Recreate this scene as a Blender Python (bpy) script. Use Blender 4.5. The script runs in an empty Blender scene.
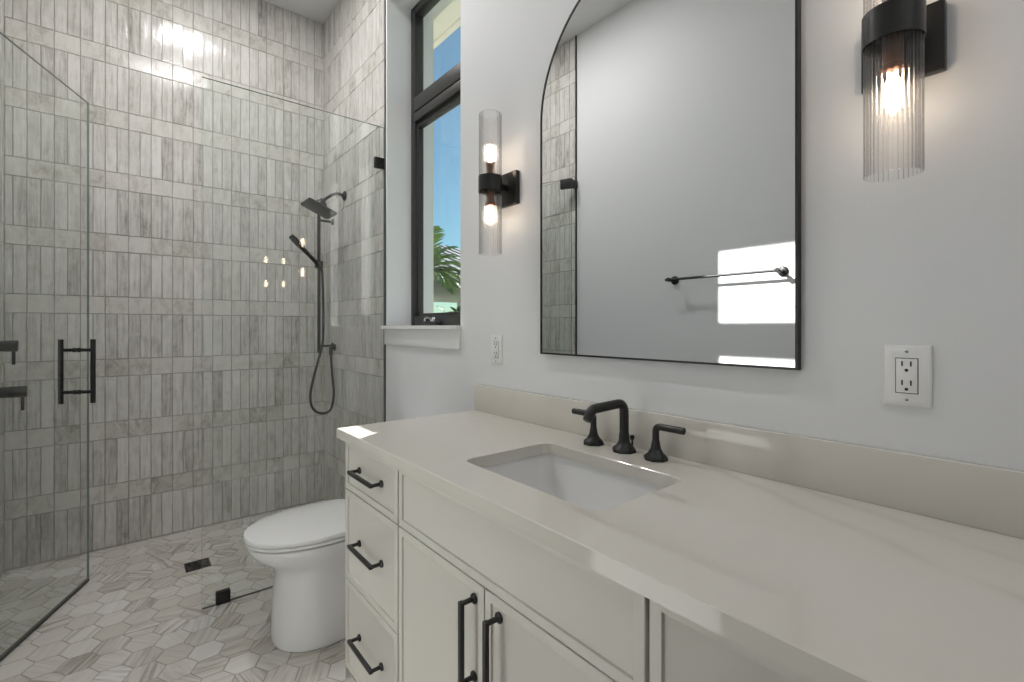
import bpy, bmesh, math, random
from mathutils import Vector, Matrix

SC = bpy.context.scene
COL = SC.collection
PI = math.pi
R = math.radians

# ------------------------------------------------------------------ camera
cam_data = bpy.data.cameras.new('camera')
cam = bpy.data.objects.new('camera', cam_data)
COL.objects.link(cam)
cam.location = (0.0, 0.0, 1.24)
cam.rotation_euler = (R(90), 0, -math.atan(389 / 476))
cam_data.sensor_width = 36
cam_data.lens = 476 / 1024 * 36
cam_data.shift_y = -14 / 1024
cam_data.clip_start = 0.02
cam_data.clip_end = 400
SC.camera = cam

# ------------------------------------------------------------------ sky, sun, exposure
SC.view_settings.view_transform = 'Standard'
SC.view_settings.look = 'None'
SC.view_settings.gamma = 1.0
SC.view_settings.use_curve_mapping = False
SC.view_settings.exposure = 0.50

SUN_DIR = Vector((1.0, 0.565, 0.72)).normalized()       # towards the sun
world = bpy.data.worlds.new('world')
SC.world = world
world.use_nodes = True
wn = world.node_tree
sky = wn.nodes.new('ShaderNodeTexSky')
sky.sky_type = 'NISHITA'
sky.sun_disc = False
sky.sun_elevation = math.asin(SUN_DIR.z)
sky.sun_rotation = math.atan2(SUN_DIR.x, SUN_DIR.y)
sky.altitude = 0
sky.air_density = 1.0
sky.dust_density = 0.6
sky.ozone_density = 1.6
bg = wn.nodes['Background']
bg.inputs['Strength'].default_value = 0.066
tintn = wn.nodes.new('ShaderNodeVectorMath')
tintn.operation = 'MULTIPLY'
tintn.inputs[1].default_value = (0.64, 0.98, 1.04)
wn.links.new(sky.outputs[0], tintn.inputs[0])
wn.links.new(tintn.outputs[0], bg.inputs['Color'])

sun_data = bpy.data.lights.new('sun', 'SUN')
sun_data.energy = 11.5
sun_data.angle = R(0.53)
sun_data.color = (1.0, 0.975, 0.94)
sun = bpy.data.objects.new('sun', sun_data)
COL.objects.link(sun)
sun.rotation_euler = (-SUN_DIR).to_track_quat('-Z', 'Y').to_euler()
sun.location = (8, 5, 8)

# ceiling cans (all but the shower one added, unseen, as fill): their lamps are made by the downlight builder below
CAN_WATTS = 2.6
CANS = [(0.31, -1.20, 2.3, 180), (0.30, 0.55, 0.25, 180), (0.30, 2.02, 2.1, 180), (0.36, 2.66, 3.7, 180)]


# ------------------------------------------------------------------ materials
def mat(name):
    m = bpy.data.materials.new(name)
    m.use_nodes = True
    nt = m.node_tree
    return m, nt, nt.nodes, nt.links, nt.nodes['Principled BSDF']


def simple(name, col, rough=0.5, metal=0.0, spec=0.5, noise=0.0, nscale=40, bump=0.0):
    m, nt, N, L, P = mat(name)
    P.inputs['Base Color'].default_value = (*col, 1)
    P.inputs['Roughness'].default_value = rough
    P.inputs['Metallic'].default_value = metal
    P.inputs['Specular IOR Level'].default_value = spec
    if noise or bump:
        tc = N.new('ShaderNodeTexCoord')
        nz = N.new('ShaderNodeTexNoise')
        nz.inputs['Scale'].default_value = nscale
        nz.inputs['Detail'].default_value = 4
        L.new(tc.outputs['Object'], nz.inputs['Vector'])
        if noise:
            mx = N.new('ShaderNodeMix')
            mx.data_type = 'RGBA'
            mx.inputs['A'].default_value = (*[c * (1 - noise) for c in col], 1)
            mx.inputs['B'].default_value = (*[min(1, c * (1 + noise)) for c in col], 1)
            L.new(nz.outputs['Fac'], mx.inputs['Factor'])
            L.new(mx.outputs['Result'], P.inputs['Base Color'])
        if bump:
            b = N.new('ShaderNodeBump')
            b.inputs['Strength'].default_value = bump
            b.inputs['Distance'].default_value = 0.002
            L.new(nz.outputs['Fac'], b.inputs['Height'])
            L.new(b.outputs['Normal'], P.inputs['Normal'])
    return m


def ramp(N, stops):
    r = N.new('ShaderNodeValToRGB')
    e = r.color_ramp.elements
    while len(e) < len(stops):
        e.new(0.5)
    for i, (p, c) in enumerate(stops):
        e[i].position = p
        e[i].color = (*c, 1) if not isinstance(c, (int, float)) else (c, c, c, 1)
    return r


def vmul(N, L, src, vec):
    v = N.new('ShaderNodeVectorMath')
    v.operation = 'MULTIPLY'
    L.new(src, v.inputs[0])
    v.inputs[1].default_value = vec
    return v.outputs[0]


def noise(N, L, vec, scale, detail=4, rough=0.55, dist=0.0):
    n = N.new('ShaderNodeTexNoise')
    n.inputs['Scale'].default_value = scale
    n.inputs['Detail'].default_value = detail
    n.inputs['Roughness'].default_value = rough
    n.inputs['Distortion'].default_value = dist
    L.new(vec, n.inputs['Vector'])
    return n.outputs['Fac']


def mixc(N, L, fac, a, b, mode='MIX'):
    m = N.new('ShaderNodeMix')
    m.data_type = 'RGBA'
    m.blend_type = mode
    for s, k in ((fac, 'Factor'), (a, 'A'), (b, 'B')):
        if isinstance(s, (int, float)):
            m.inputs[k].default_value = s
        elif isinstance(s, tuple):
            m.inputs[k].default_value = (*s, 1)
        else:
            L.new(s, m.inputs[k])
    return m.outputs['Result']


def mth(N, L, op, a, b=0.0):
    m = N.new('ShaderNodeMath')
    m.operation = op
    for i, s in enumerate((a, b)):
        if isinstance(s, (int, float)):
            m.inputs[i].default_value = s
        else:
            L.new(s, m.inputs[i])
    return m.outputs[0]


def tile_material():
    """glazed wall tile: vertical brush-like streaks on the long tiles, cream glaze on the square ones"""
    m, nt, N, L, P = mat('weathered_glazed_tile')
    at = N.new('ShaderNodeAttribute')
    at.attribute_name = 'tile'
    sep = N.new('ShaderNodeSeparateColor')
    L.new(at.outputs['Color'], sep.inputs[0])
    tint, kind, rnd = sep.outputs[0], sep.outputs[1], sep.outputs[2]
    uv = N.new('ShaderNodeUVMap')
    uv.uv_map = 'UVMap'
    u = uv.outputs[0]
    streak = noise(N, L, vmul(N, L, u, (75, 5, 1)), 1.0, 5, 0.6, 0.6)
    blot = noise(N, L, vmul(N, L, u, (22, 13, 1)), 1.0, 4, 0.6, 0.5)
    fine = noise(N, L, vmul(N, L, u, (160, 60, 1)), 1.0, 3, 0.6)
    tv = mth(N, L, 'MULTIPLY_ADD', streak, 0.62)
    N[-1].inputs[2].default_value = 0.0
    tv = mth(N, L, 'ADD', mth(N, L, 'MULTIPLY', streak, 0.60), mth(N, L, 'MULTIPLY', blot, 0.40))
    tv = mth(N, L, 'ADD', tv, mth(N, L, 'MULTIPLY', mth(N, L, 'SUBTRACT', tint, 0.5), 0.24))
    rv = ramp(N, [(0.24, (0.28, 0.265, 0.238)), (0.36, (0.45, 0.434, 0.40)), (0.48, (0.585, 0.570, 0.535)),
                  (0.64, (0.69, 0.678, 0.645))])
    L.new(tv, rv.inputs[0])
    ts = mth(N, L, 'ADD', mth(N, L, 'MULTIPLY', blot, 0.8), mth(N, L, 'MULTIPLY', fine, 0.2))
    ts = mth(N, L, 'ADD', ts, mth(N, L, 'MULTIPLY', mth(N, L, 'SUBTRACT', tint, 0.5), 0.36))
    rs = ramp(N, [(0.22, (0.33, 0.312, 0.272)), (0.36, (0.50, 0.478, 0.432)), (0.5, (0.615, 0.597, 0.555)),
                  (0.72, (0.68, 0.668, 0.63))])
    L.new(ts, rs.inputs[0])
    c = mixc(N, L, kind, rv.outputs[0], rs.outputs[0])
    # chipped dark specks, denser on the long tiles
    chip = ramp(N, [(0.645, 0.0), (0.73, 1.0)])
    L.new(noise(N, L, vmul(N, L, u, (70, 16, 1)), 1.0, 5, 0.7), chip.inputs[0])
    c = mixc(N, L, mth(N, L, 'MULTIPLY', chip.outputs[0], 0.55), c, (0.20, 0.185, 0.16))
    L.new(c, P.inputs['Base Color'])
    rr = ramp(N, [(0.3, 0.20), (0.7, 0.07)])
    L.new(blot, rr.inputs[0])
    L.new(rr.outputs[0], P.inputs['Roughness'])
    b = N.new('ShaderNodeBump')
    b.inputs['Strength'].default_value = 0.5
    b.inputs['Distance'].default_value = 0.002
    L.new(mth(N, L, 'ADD', streak, blot), b.inputs['Height'])
    L.new(b.outputs['Normal'], P.inputs['Normal'])
    return m


def hex_material():
    """honed striated marble hexagons: bands run a different way on every tile"""
    m, nt, N, L, P = mat('striated_marble_hexagon')
    at = N.new('ShaderNodeAttribute')
    at.attribute_name = 'tile'
    sep = N.new('ShaderNodeSeparateColor')
    L.new(at.outputs['Color'], sep.inputs[0])
    tint, str_, rnd = sep.outputs[0], sep.outputs[1], sep.outputs[2]
    uv = N.new('ShaderNodeUVMap')
    uv.uv_map = 'UVMap'
    u = uv.outputs[0]
    band = noise(N, L, vmul(N, L, u, (4, 62, 1)), 1.0, 3, 0.55, 0.5)
    soft = noise(N, L, vmul(N, L, u, (7, 17, 1)), 1.0, 4, 0.5, 0.4)
    rb = ramp(N, [(0.36, 1.0), (0.48, 0.35), (0.60, 0.0)])
    L.new(band, rb.inputs[0])
    base = mixc(N, L, tint, (0.60, 0.56, 0.50), (0.80, 0.785, 0.755))
    base = mixc(N, L, mth(N, L, 'MULTIPLY', soft, 0.35), base, (0.56, 0.52, 0.465))
    c = mixc(N, L, mth(N, L, 'MULTIPLY', rb.outputs[0], str_), base, (0.32, 0.285, 0.24))
    L.new(c, P.inputs['Base Color'])
    P.inputs['Roughness'].default_value = 0.33
    return m


def quartz_material():
    m, nt, N, L, P = mat('veined_quartz')
    tc = N.new('ShaderNodeTexCoord')
    xyz = N.new('ShaderNodeSeparateXYZ')
    L.new(tc.outputs['Object'], xyz.inputs[0])
    px, py = xyz.outputs[0], xyz.outputs[1]
    wob = mth(N, L, 'MULTIPLY', mth(N, L, 'SUBTRACT', noise(N, L, tc.outputs['Object'], 9, 3, 0.5), 0.5), 0.05)
    vein = None
    # long soft veins running diagonally across the slab: X = slope * Y + offset
    for slope, off, wid, amp in ((0.45, 0.805, 0.011, 1.0), (0.30, 0.945, 0.009, 0.8), (0.62, 0.26, 0.010, 0.30), (-0.5, 1.62, 0.010, 0.3)):
        d = mth(N, L, 'ABSOLUTE', mth(N, L, 'ADD', mth(N, L, 'SUBTRACT', mth(N, L, 'SUBTRACT', px, off), mth(N, L, 'MULTIPLY', py, slope)), wob))
        r = ramp(N, [(0.0, amp), (wid, amp * 0.45), (wid * 2.6, 0.0)])
        L.new(d, r.inputs[0])
        vein = r.outputs[0] if vein is None else mth(N, L, 'MAXIMUM', vein, r.outputs[0])
    brk = ramp(N, [(0.35, 0.25), (0.6, 1.0)])
    L.new(noise(N, L, tc.outputs['Object'], 6, 2, 0.5), brk.inputs[0])
    vein = mth(N, L, 'MULTIPLY', vein, brk.outputs[0])
    n2 = noise(N, L, tc.outputs['Object'], 5, 3, 0.5)
    base = mixc(N, L, n2, (0.625, 0.600, 0.540), (0.665, 0.640, 0.582))
    c = mixc(N, L, mth(N, L, 'MULTIPLY', vein, 0.40), base, (0.43, 0.40, 0.34))
    L.new(c, P.inputs['Base Color'])
    P.inputs['Roughness'].default_value = 0.075
    return m


def clear_glass(name, tint, ior=1.5, edge=None, rough=0.0, k=1.0, scatter=0.0):
    """architectural glass: passes light straight through, Fresnel reflection on faces turned to the ray"""
    m, nt, N, L, P = mat(name)
    N.remove(P)
    out = N['Material Output']
    tr = N.new('ShaderNodeBsdfTransparent')
    tr.inputs['Color'].default_value = (*tint, 1)
    gl = N.new('ShaderNodeBsdfGlossy')
    gl.inputs['Roughness'].default_value = rough
    gl.inputs['Color'].default_value = (1, 1, 1, 1)
    geo = N.new('ShaderNodeNewGeometry')
    fr = N.new('ShaderNodeFresnel')
    fr.inputs['IOR'].default_value = ior
    front = mth(N, L, 'SUBTRACT', 1.0, geo.outputs['Backfacing'])
    fac = mth(N, L, 'MULTIPLY', mth(N, L, 'MULTIPLY', fr.outputs[0], front), k)
    if edge:
        lw = N.new('ShaderNodeLayerWeight')
        lw.inputs['Blend'].default_value = 0.35
        c = mixc(N, L, lw.outputs['Facing'], tint, edge)
        L.new(c, tr.inputs['Color'])
    mx = N.new('ShaderNodeMixShader')
    L.new(fac, mx.inputs[0])
    body = tr.outputs[0]
    if scatter:        # ribbed glass bends part of the light sideways
        rf = N.new('ShaderNodeBsdfRefraction')
        rf.inputs['IOR'].default_value = 1.35
        rf.inputs['Roughness'].default_value = 0.12
        rf.inputs['Color'].default_value = (*tint, 1)
        m2 = N.new('ShaderNodeMixShader')
        m2.inputs[0].default_value = scatter
        L.new(tr.outputs[0], m2.inputs[1])
        L.new(rf.outputs[0], m2.inputs[2])
        body = m2.outputs[0]
    L.new(body, mx.inputs[1])
    L.new(gl.outputs[0], mx.inputs[2])
    L.new(mx.outputs[0], out.inputs['Surface'])
    return m


def emitter(name, col, strength):
    m, nt, N, L, P = mat(name)
    P.inputs['Base Color'].default_value = (0.9, 0.9, 0.9, 1)
    P.inputs['Emission Color'].default_value = (*col, 1)
    P.inputs['Emission Strength'].default_value = strength
    return m


M = {}
M['paint'] = simple('white_wall_paint', (0.725, 0.73, 0.735), 0.55, spec=0.3, bump=0.04, nscale=220)
M['ceiling'] = simple('white_ceiling_paint', (0.80, 0.80, 0.80), 0.7, spec=0.2, bump=0.04, nscale=160)
M['trimpaint'] = simple('satin_trim_paint', (0.82, 0.82, 0.815), 0.35, bump=0.02, nscale=200)
M['grout'] = simple('wall_grout', (0.36, 0.345, 0.31), 0.8, noise=0.12, nscale=60)
M['floorgrout'] = simple('floor_grout', (0.40, 0.365, 0.32), 0.8, noise=0.1, nscale=60)
M['tile'] = tile_material()
M['hex'] = hex_material()
M['quartz'] = quartz_material()
M['cabinet'] = simple('greige_cabinet_lacquer', (0.635, 0.612, 0.558), 0.38, noise=0.01, nscale=8)
M['toe'] = simple('toe_kick_paint', (0.45, 0.43, 0.39), 0.5)
M['gap'] = simple('cabinet_carcass_edge', (0.05, 0.045, 0.04), 0.7)  # carcass coloured near black: painted-in shade of the gaps between fronts
M['black'] = simple('matte_black_metal', (0.014, 0.0135, 0.013), 0.38, metal=0.0, spec=0.45, bump=0.02, nscale=300)
M['bronze'] = simple('dark_bronze_window_metal', (0.028, 0.027, 0.025), 0.42, metal=0.0, spec=0.5)
M['blackmetal'] = simple('black_lacquered_metal', (0.020, 0.019, 0.018), 0.3, metal=0.3)
M['copper'] = simple('bronze_lamp_socket', (0.16, 0.075, 0.045), 0.35, metal=0.8)
M['porcelain'] = simple('white_porcelain', (0.80, 0.80, 0.79), 0.08, spec=0.5)
M['seat'] = simple('white_seat_plastic', (0.80, 0.80, 0.79), 0.16)
M['plastic'] = simple('white_outlet_plastic', (0.78, 0.78, 0.765), 0.3)
M['slot'] = simple('outlet_slot', (0.012, 0.012, 0.012), 0.6)
M['chrome'] = simple('polished_crank_metal', (0.35, 0.35, 0.36), 0.25, metal=1.0)
M['mirror'] = simple('mirror_silver', (0.80, 0.81, 0.81), 0.0, metal=1.0)
M['glass'] = clear_glass('clear_shower_glass', (0.972, 0.988, 0.98), 1.5, k=1.8)
M['doorglass'] = clear_glass('thick_shower_door_glass', (0.955, 0.972, 0.962), 1.5, k=1.1)
M['glassedge'] = simple('green_glass_edge', (0.20, 0.245, 0.22), 0.15)
M['pane'] = clear_glass('window_glass', (0.96, 0.975, 0.97), 1.5)
M['flute'] = clear_glass('fluted_lamp_glass', (0.985, 0.98, 0.975), 1.5, edge=(0.965, 0.96, 0.955), rough=0.03, scatter=0.30)
M['bulb'] = emitter('glowing_bulb', (1.0, 0.80, 0.61), 12.0)
M['lens'] = emitter('downlight_lens', (1.0, 0.95, 0.88), 5.0)
M['seal'] = simple('dark_door_sweep', (0.06, 0.06, 0.055), 0.5)
M['stucco'] = simple('pale_exterior_stucco', (0.72, 0.70, 0.63), 0.85, noise=0.05, nscale=30, bump=0.3)
M['soffit'] = simple('cream_soffit_board', (0.56, 0.54, 0.49), 0.7)
M['roof'] = simple('weathered_metal_roof', (0.17, 0.175, 0.175), 0.45, metal=0.3, noise=0.1, nscale=3)
M['fascia'] = simple('grey_fascia', (0.36, 0.37, 0.33), 0.6)
M['lawn'] = simple('lawn_grass', (0.17, 0.19, 0.14), 0.9, noise=0.3, nscale=15)
M['frond'] = simple('palm_leaf', (0.13, 0.23, 0.045), 0.5, noise=0.35, nscale=9)
M['leaf'] = simple('shrub_leaf', (0.06, 0.125, 0.035), 0.5, noise=0.4, nscale=9)
M['trunk'] = simple('palm_trunk_bark', (0.22, 0.17, 0.12), 0.9, noise=0.3, nscale=12)


# ------------------------------------------------------------------ mesh helpers
class MB:
    def __init__(self):
        self.bm = bmesh.new()

    def box(self, x0, x1, y0, y1, z0, z1, bev=0.0, seg=2, mi=0):
        bm = self.bm
        vs = [bm.verts.new((x, y, z)) for x in (x0, x1) for y in (y0, y1) for z in (z0, z1)]
        idx = [(0, 1, 3, 2), (4, 6, 7, 5), (0, 4, 5, 1), (2, 3, 7, 6), (0, 2, 6, 4), (1, 5, 7, 3)]
        fs = [bm.faces.new([vs[i] for i in f]) for f in idx]
        for f in fs:
            f.material_index = mi
        if bev > 0:
            es = list({e for f in fs for e in f.edges})
            bmesh.ops.bevel(bm, geom=es, offset=bev, segments=seg, affect='EDGES', profile=0.5)
        return self

    def loft(self, rings, cap0=True, cap1=True, close=False, mi=0):
        bm = self.bm
        rv = [[bm.verts.new(p) for p in r] for r in rings]
        n = len(rv[0])
        pairs = list(zip(rv[:-1], rv[1:]))
        if close:
            pairs.append((rv[-1], rv[0]))
        for a, b in pairs:
            for i in range(n):
                j = (i + 1) % n
                f = bm.faces.new((a[i], a[j], b[j], b[i]))
                f.material_index = mi
        if cap0 and not close:
            bm.faces.new(list(reversed(rv[0]))).material_index = mi
        if cap1 and not close:
            bm.faces.new(rv[-1]).material_index = mi
        return self

    def tube(self, pts, r, n=14, caps=True, mi=0):
        pts = [Vector(p) for p in pts]
        rs = r if isinstance(r, (list, tuple)) else [r] * len(pts)
        t0 = (pts[1] - pts[0]).normalized()
        up = Vector((0, 0, 1)) if abs(t0.z) < 0.9 else Vector((1, 0, 0))
        nrm = (up - t0 * up.dot(t0)).normalized()
        rings = []
        for i, p in enumerate(pts):
            if i == 0:
                t = (pts[1] - p).normalized()
            elif i == len(pts) - 1:
                t = (p - pts[i - 1]).normalized()
            else:
                t = ((p - pts[i - 1]).normalized() + (pts[i + 1] - p).normalized()).normalized()
            nrm = (nrm - t * nrm.dot(t)).normalized()
            b = t.cross(nrm)
            rings.append([p + (nrm * math.cos(a) + b * math.sin(a)) * rs[i]
                          for a in [2 * PI * k / n for k in range(n)]])
        return self.loft(rings, caps, caps, mi=mi)

    def lathe(self, prof, c, axis=(0, 0, 1), n=28, sides=None, mi=0):
        """prof: list of (radius, height along axis); starts and ends closed by caps"""
        a = Vector(axis).normalized()
        q = Vector((0, 0, 1)).rotation_difference(a)
        c = Vector(c)
        rings = []
        for (r, h) in prof:
            rings.append([c + q @ Vector((r * math.cos(2 * PI * k / n), r * math.sin(2 * PI * k / n), h)) for k in range(n)])
        return self.loft(rings, mi=mi)

    def poly_prism(self, pts, thick, mi=0):
        """pts: planar 3-D loop; thick: extrusion vector"""
        t = Vector(thick)
        a = [Vector(p) for p in pts]
        return self.loft([a, [p + t for p in a]], mi=mi)

    def build(self, name, m, parent=None, smooth=35):
        bm = self.bm
        bmesh.ops.recalc_face_normals(bm, faces=bm.faces)
        me = bpy.data.meshes.new(name)
        bm.to_mesh(me)
        bm.free()
        for x in (m if isinstance(m, (list, tuple)) else [m]):
            me.materials.append(x)
        if smooth:
            me.shade_smooth()
            me.set_sharp_from_angle(angle=R(smooth))
        o = bpy.data.objects.new(name, me)
        COL.objects.link(o)
        if parent is not None:
            o.parent = parent
            o.matrix_parent_inverse = Matrix.Identity(4)
            o.location = -Vector(parent.get('_org', (0, 0, 0)))
        return o


def tag(o, label=None, cat=None, group=None, kind=None):
    if label:
        o['label'] = label
    if cat:
        o['category'] = cat
    if group:
        o['group'] = group
    if kind:
        o['kind'] = kind
    return o


def thing(name, loc, label, cat, group=None, kind=None):
    """an Empty at the thing's base; its parts are written in room coordinates and follow it"""
    o = bpy.data.objects.new(name, None)
    COL.objects.link(o)
    o.location = loc
    o.empty_display_size = 0.05
    o['_org'] = list(loc)
    return tag(o, label, cat, group, kind)


def sub(o):
    """let a part take sub-parts written in room coordinates"""
    o['_org'] = (0, 0, 0)
    return o


def struct(name, mb, m, label=None, smooth=35, parent=None):
    o = mb.build(name, m, parent, smooth)
    if parent is None:
        tag(o, label, None, None, 'structure')
    return o


def arc(cx, cy, r, a0, a1, n):
    return [(cx + r * math.cos(a0 + (a1 - a0) * i / n), cy + r * math.sin(a0 + (a1 - a0) * i / n)) for i in range(n + 1)]


def rrect(x0, x1, y0, y1, r, n=6):
    return (arc(x1 - r, y1 - r, r, 0, PI / 2, n) + arc(x0 + r, y1 - r, r, PI / 2, PI, n)
            + arc(x0 + r, y0 + r, r, PI, 1.5 * PI, n) + arc(x1 - r, y0 + r, r, 1.5 * PI, 2 * PI, n))


def bez(pts, n=10):
    """Catmull-Rom through points"""
    P = [Vector(p) for p in pts]
    P = [P[0] * 2 - P[1]] + P + [P[-1] * 2 - P[-2]]
    out = []
    for i in range(1, len(P) - 2):
        for k in range(n):
            t = k / n
            a, b, c, d = P[i - 1], P[i], P[i + 1], P[i + 2]
            out.append(0.5 * ((2 * b) + (c - a) * t + (2 * a - 5 * b + 4 * c - d) * t * t + (3 * b - a - 3 * c + d) * t ** 3))
    out.append(P[-2])
    return out


def fillet(pts, r, n=6):
    """round the inner corners of a polyline"""
    P = [Vector(p) for p in pts]
    out = [P[0]]
    for i in range(1, len(P) - 1):
        a, b, c = P[i - 1], P[i], P[i + 1]
        u, v = (a - b).normalized(), (c - b).normalized()
        rr = min(r, (a - b).length * 0.48, (c - b).length * 0.48)
        s, e = b + u * rr, b + v * rr
        for k in range(n + 1):
            t = k / n
            out.append(s * (1 - t) ** 2 + b * 2 * t * (1 - t) + e * t * t)
    out.append(P[-1])
    return out


# ------------------------------------------------------------------ room numbers (metres)
WX = 1.09            # mirror wall face
LX = -0.47           # opposite wall face
BY = 3.495           # shower back wall tile face
NY = -1.60           # wall behind the camera
CZ = 3.41            # ceiling
TY = 2.402           # where the painted window wall ends and the shower tile starts
TYL = 2.44           # the same on the opposite wall
TX = 1.115           # tile face of the shower's window-side wall
OUT = 1.36           # outer face of the mirror wall
WY0, WY1, WZ0, WZ1 = 1.673, 2.387, 1.247, 2.99   # window opening

# ------------------------------------------------------------------ walls, floor, ceiling
rng = random.Random(7)


def tile_surface(name, parent_mb, mapf, u0, u1, phase):
    """tiles laid by courses: long upright tiles 254 mm, then squares 97 mm. mapf(u, z, d) -> point, d = height off the wall"""
    bm = parent_mb.bm
    uvl = bm.loops.layers.uv.new('UVMap')
    col = bm.verts.layers.float_color.new('tile')
    S, H, PER, Z0 = 0.1025, 0.097, 0.351, 0.26

    def one(a0, a1, z0, z1, kind):
        a0, a1, z0, z1 = max(a0, u0), min(a1, u1), max(z0, 0.0), min(z1, CZ)
        if a1 - a0 < 0.006 or z1 - z0 < 0.006:
            return
        g = 0.0011
        a0 += g; a1 -= g; z0 += g; z1 -= g
        tint = min(1, max(0, rng.gauss(0.5, 0.23)))
        c = (tint, kind, rng.random(), 1)
        ox, oy = rng.random() * 40, rng.random() * 40
        j = lambda s: rng.uniform(-s, s)
        out = []
        nu, nv = (2, 2) if kind else (1, 4)
        for k in range(nu):
            out.append((a0 + (a1 - a0) * k / nu, z0))
        for k in range(nv):
            out.append((a1, z0 + (z1 - z0) * k / nv))
        for k in range(nu):
            out.append((a1 - (a1 - a0) * k / nu, z1))
        for k in range(nv):
            out.append((a0, z1 - (z1 - z0) * k / nv))
        out = [(p + j(0.0012), q + j(0.0012)) for p, q in out]
        cu, cz = (a0 + a1) / 2, (z0 + z1) / 2
        tx, tz = j(0.018), j(0.009)
        base = [mapf(p, q, -0.004) for p, q in out]
        inn = []
        for p, q in out:
            p2 = p - 0.0012 * (1 if p > cu else -1)
            q2 = q - 0.0012 * (1 if q > cz else -1)
            inn.append((p2, q2, (p2 - cu) * tx + (q2 - cz) * tz + j(0.0002)))
        vb = [bm.verts.new(p) for p in base]
        vt = [bm.verts.new(mapf(p, q, d)) for p, q, d in inn]
        vc = bm.verts.new(mapf(cu + j(0.002), cz, j(0.0003)))
        n = len(out)
        for v in vb + vt + [vc]:
            v[col] = c
        pos = {}
        for v, (p, q) in zip(vb, out):
            pos[v] = (p - cu + ox, q - cz + oy)
        for v, (p, q, d) in zip(vt, inn):
            pos[v] = (p - cu + ox, q - cz + oy)
        pos[vc] = (ox, oy)
        for i in range(n):
            k = (i + 1) % n
            for f in (bm.faces.new((vb[i], vb[k], vt[k], vt[i])), bm.faces.new((vt[i], vt[k], vc))):
                f.material_index = 1
                for lp in f.loops:
                    lp[uvl].uv = pos[lp.vert]

    k0 = int((u0 - phase) / S) - 2
    k1 = int((u1 - phase) / S) + 2
    for r in range(-1, 11):
        zs = Z0 + PER * r
        if zs - (PER - H) > CZ:
            continue
        for k in range(k0, k1):
            a = phase + k * S
            one(a, a + S, zs, zs + H, 1.0)
            for h in (0, 1):
                one(a + h * S / 2, a + (h + 1) * S / 2, zs + H, zs + PER, 0.0)


# floor: grout bed with hexagons
fl = MB()
fl.box(LX - 0.12, OUT, NY - 0.12, BY + 0.12, -0.12, -0.0015)
bm = fl.bm
uvl = bm.loops.layers.uv.new('UVMap')
col = bm.verts.layers.float_color.new('tile')
HR = 0.0625
for i in range(-12, 10):
    for k in range(-36, 16):
        cx = 0.342 + i * 1.5 * HR
        cy = 2.10 + (k + 0.5 * (i % 2)) * math.sqrt(3) * HR
        if not (LX - HR < cx < WX + HR and NY - HR < cy < BY + HR):
            continue
        th = rng.choice([0, 1, 2]) * PI / 3 + rng.uniform(-0.35, 0.35)
        ox, oy = rng.random() * 50, rng.random() * 50
        c = (min(1, max(0, rng.gauss(0.60, 0.25))), rng.choice([0.15, 0.35, 0.6, 0.8, 0.95]), rng.random(), 1)
        hx = [(cx + (HR - 0.0016) * math.cos(PI / 3 * q), cy + (HR - 0.0016) * math.sin(PI / 3 * q)) for q in range(6)]
        lo = [bm.verts.new((x, y, -0.003)) for x, y in hx]
        hi = [bm.verts.new((cx + (x - cx) * 0.982, cy + (y - cy) * 0.982, 0.0)) for x, y in hx]
        fs = [bm.faces.new(hi)] + [bm.faces.new((lo[q], lo[(q + 1) % 6], hi[(q + 1) % 6], hi[q])) for q in range(6)]
        for v in lo + hi:
            v[col] = c
        for f in fs:
            f.material_index = 1
            for lp in f.loops:
                dx, dy = lp.vert.co.x - cx, lp.vert.co.y - cy
                lp[uvl].uv = (dx * math.cos(th) + dy * math.sin(th) + ox, -dx * math.sin(th) + dy * math.cos(th) + oy)
struct('floor', fl, [M['floorgrout'], M['hex']], smooth=0)

struct('ceiling', MB().box(LX - 0.12, OUT, NY - 0.12, BY + 0.12, CZ, CZ + 0.15), M['ceiling'], smooth=0)

b = MB()
b.box(WX, OUT, NY - 0.12, WY0, 0, CZ)
b.box(WX, OUT, WY1, TY, 0, CZ)
b.box(TX + 0.006, OUT, TY, BY + 0.12, 0, CZ)
b.box(WX, OUT, WY0, WY1, 0, WZ0 - 0.018)
b.box(WX, OUT, WY0, WY1, WZ1, CZ)
wr = struct('wall_right', b, M['paint'], smooth=0)
b = MB()
tile_surface('tile', b, lambda u, z, d: (TX - d, u, z), TY + 0.009, BY + 0.003, 0.025)
b.box(TX + 0.0035, TX + 0.0065, TY + 0.004, BY + 0.004, 0, CZ)
struct('tile_cladding', b, [M['grout'], M['tile']], smooth=0, parent=wr)

wl = struct('wall_left', MB().box(LX - 0.12, LX, NY - 0.12, BY + 0.12, 0, CZ), M['paint'], smooth=0)
b = MB()
tile_surface('tile', b, lambda u, z, d: (LX + 0.005 + d, u, z), TYL + 0.008, BY + 0.003, 0.05)
b.box(LX - 0.0005, LX + 0.0015, TYL + 0.004, BY + 0.004, 0, CZ)
struct('tile_cladding', b, [M['grout'], M['tile']], smooth=0, parent=wl)

wb = struct('wall_back', MB().box(LX, TX + 0.006, BY + 0.005, BY + 0.12, 0, CZ), M['paint'], smooth=0)
b = MB()
tile_surface('tile', b, lambda u, z, d: (u, BY - d, z), LX + 0.004, TX + 0.001, 0.025)
b.box(LX, TX + 0.004, BY + 0.0035, BY + 0.0055, 0, CZ)
struct('tile_cladding', b, [M['grout'], M['tile']], smooth=0, parent=wb)

struct('wall_front', MB().box(LX, WX, NY - 0.12, NY, 0, CZ), M['paint'], smooth=0)

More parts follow.
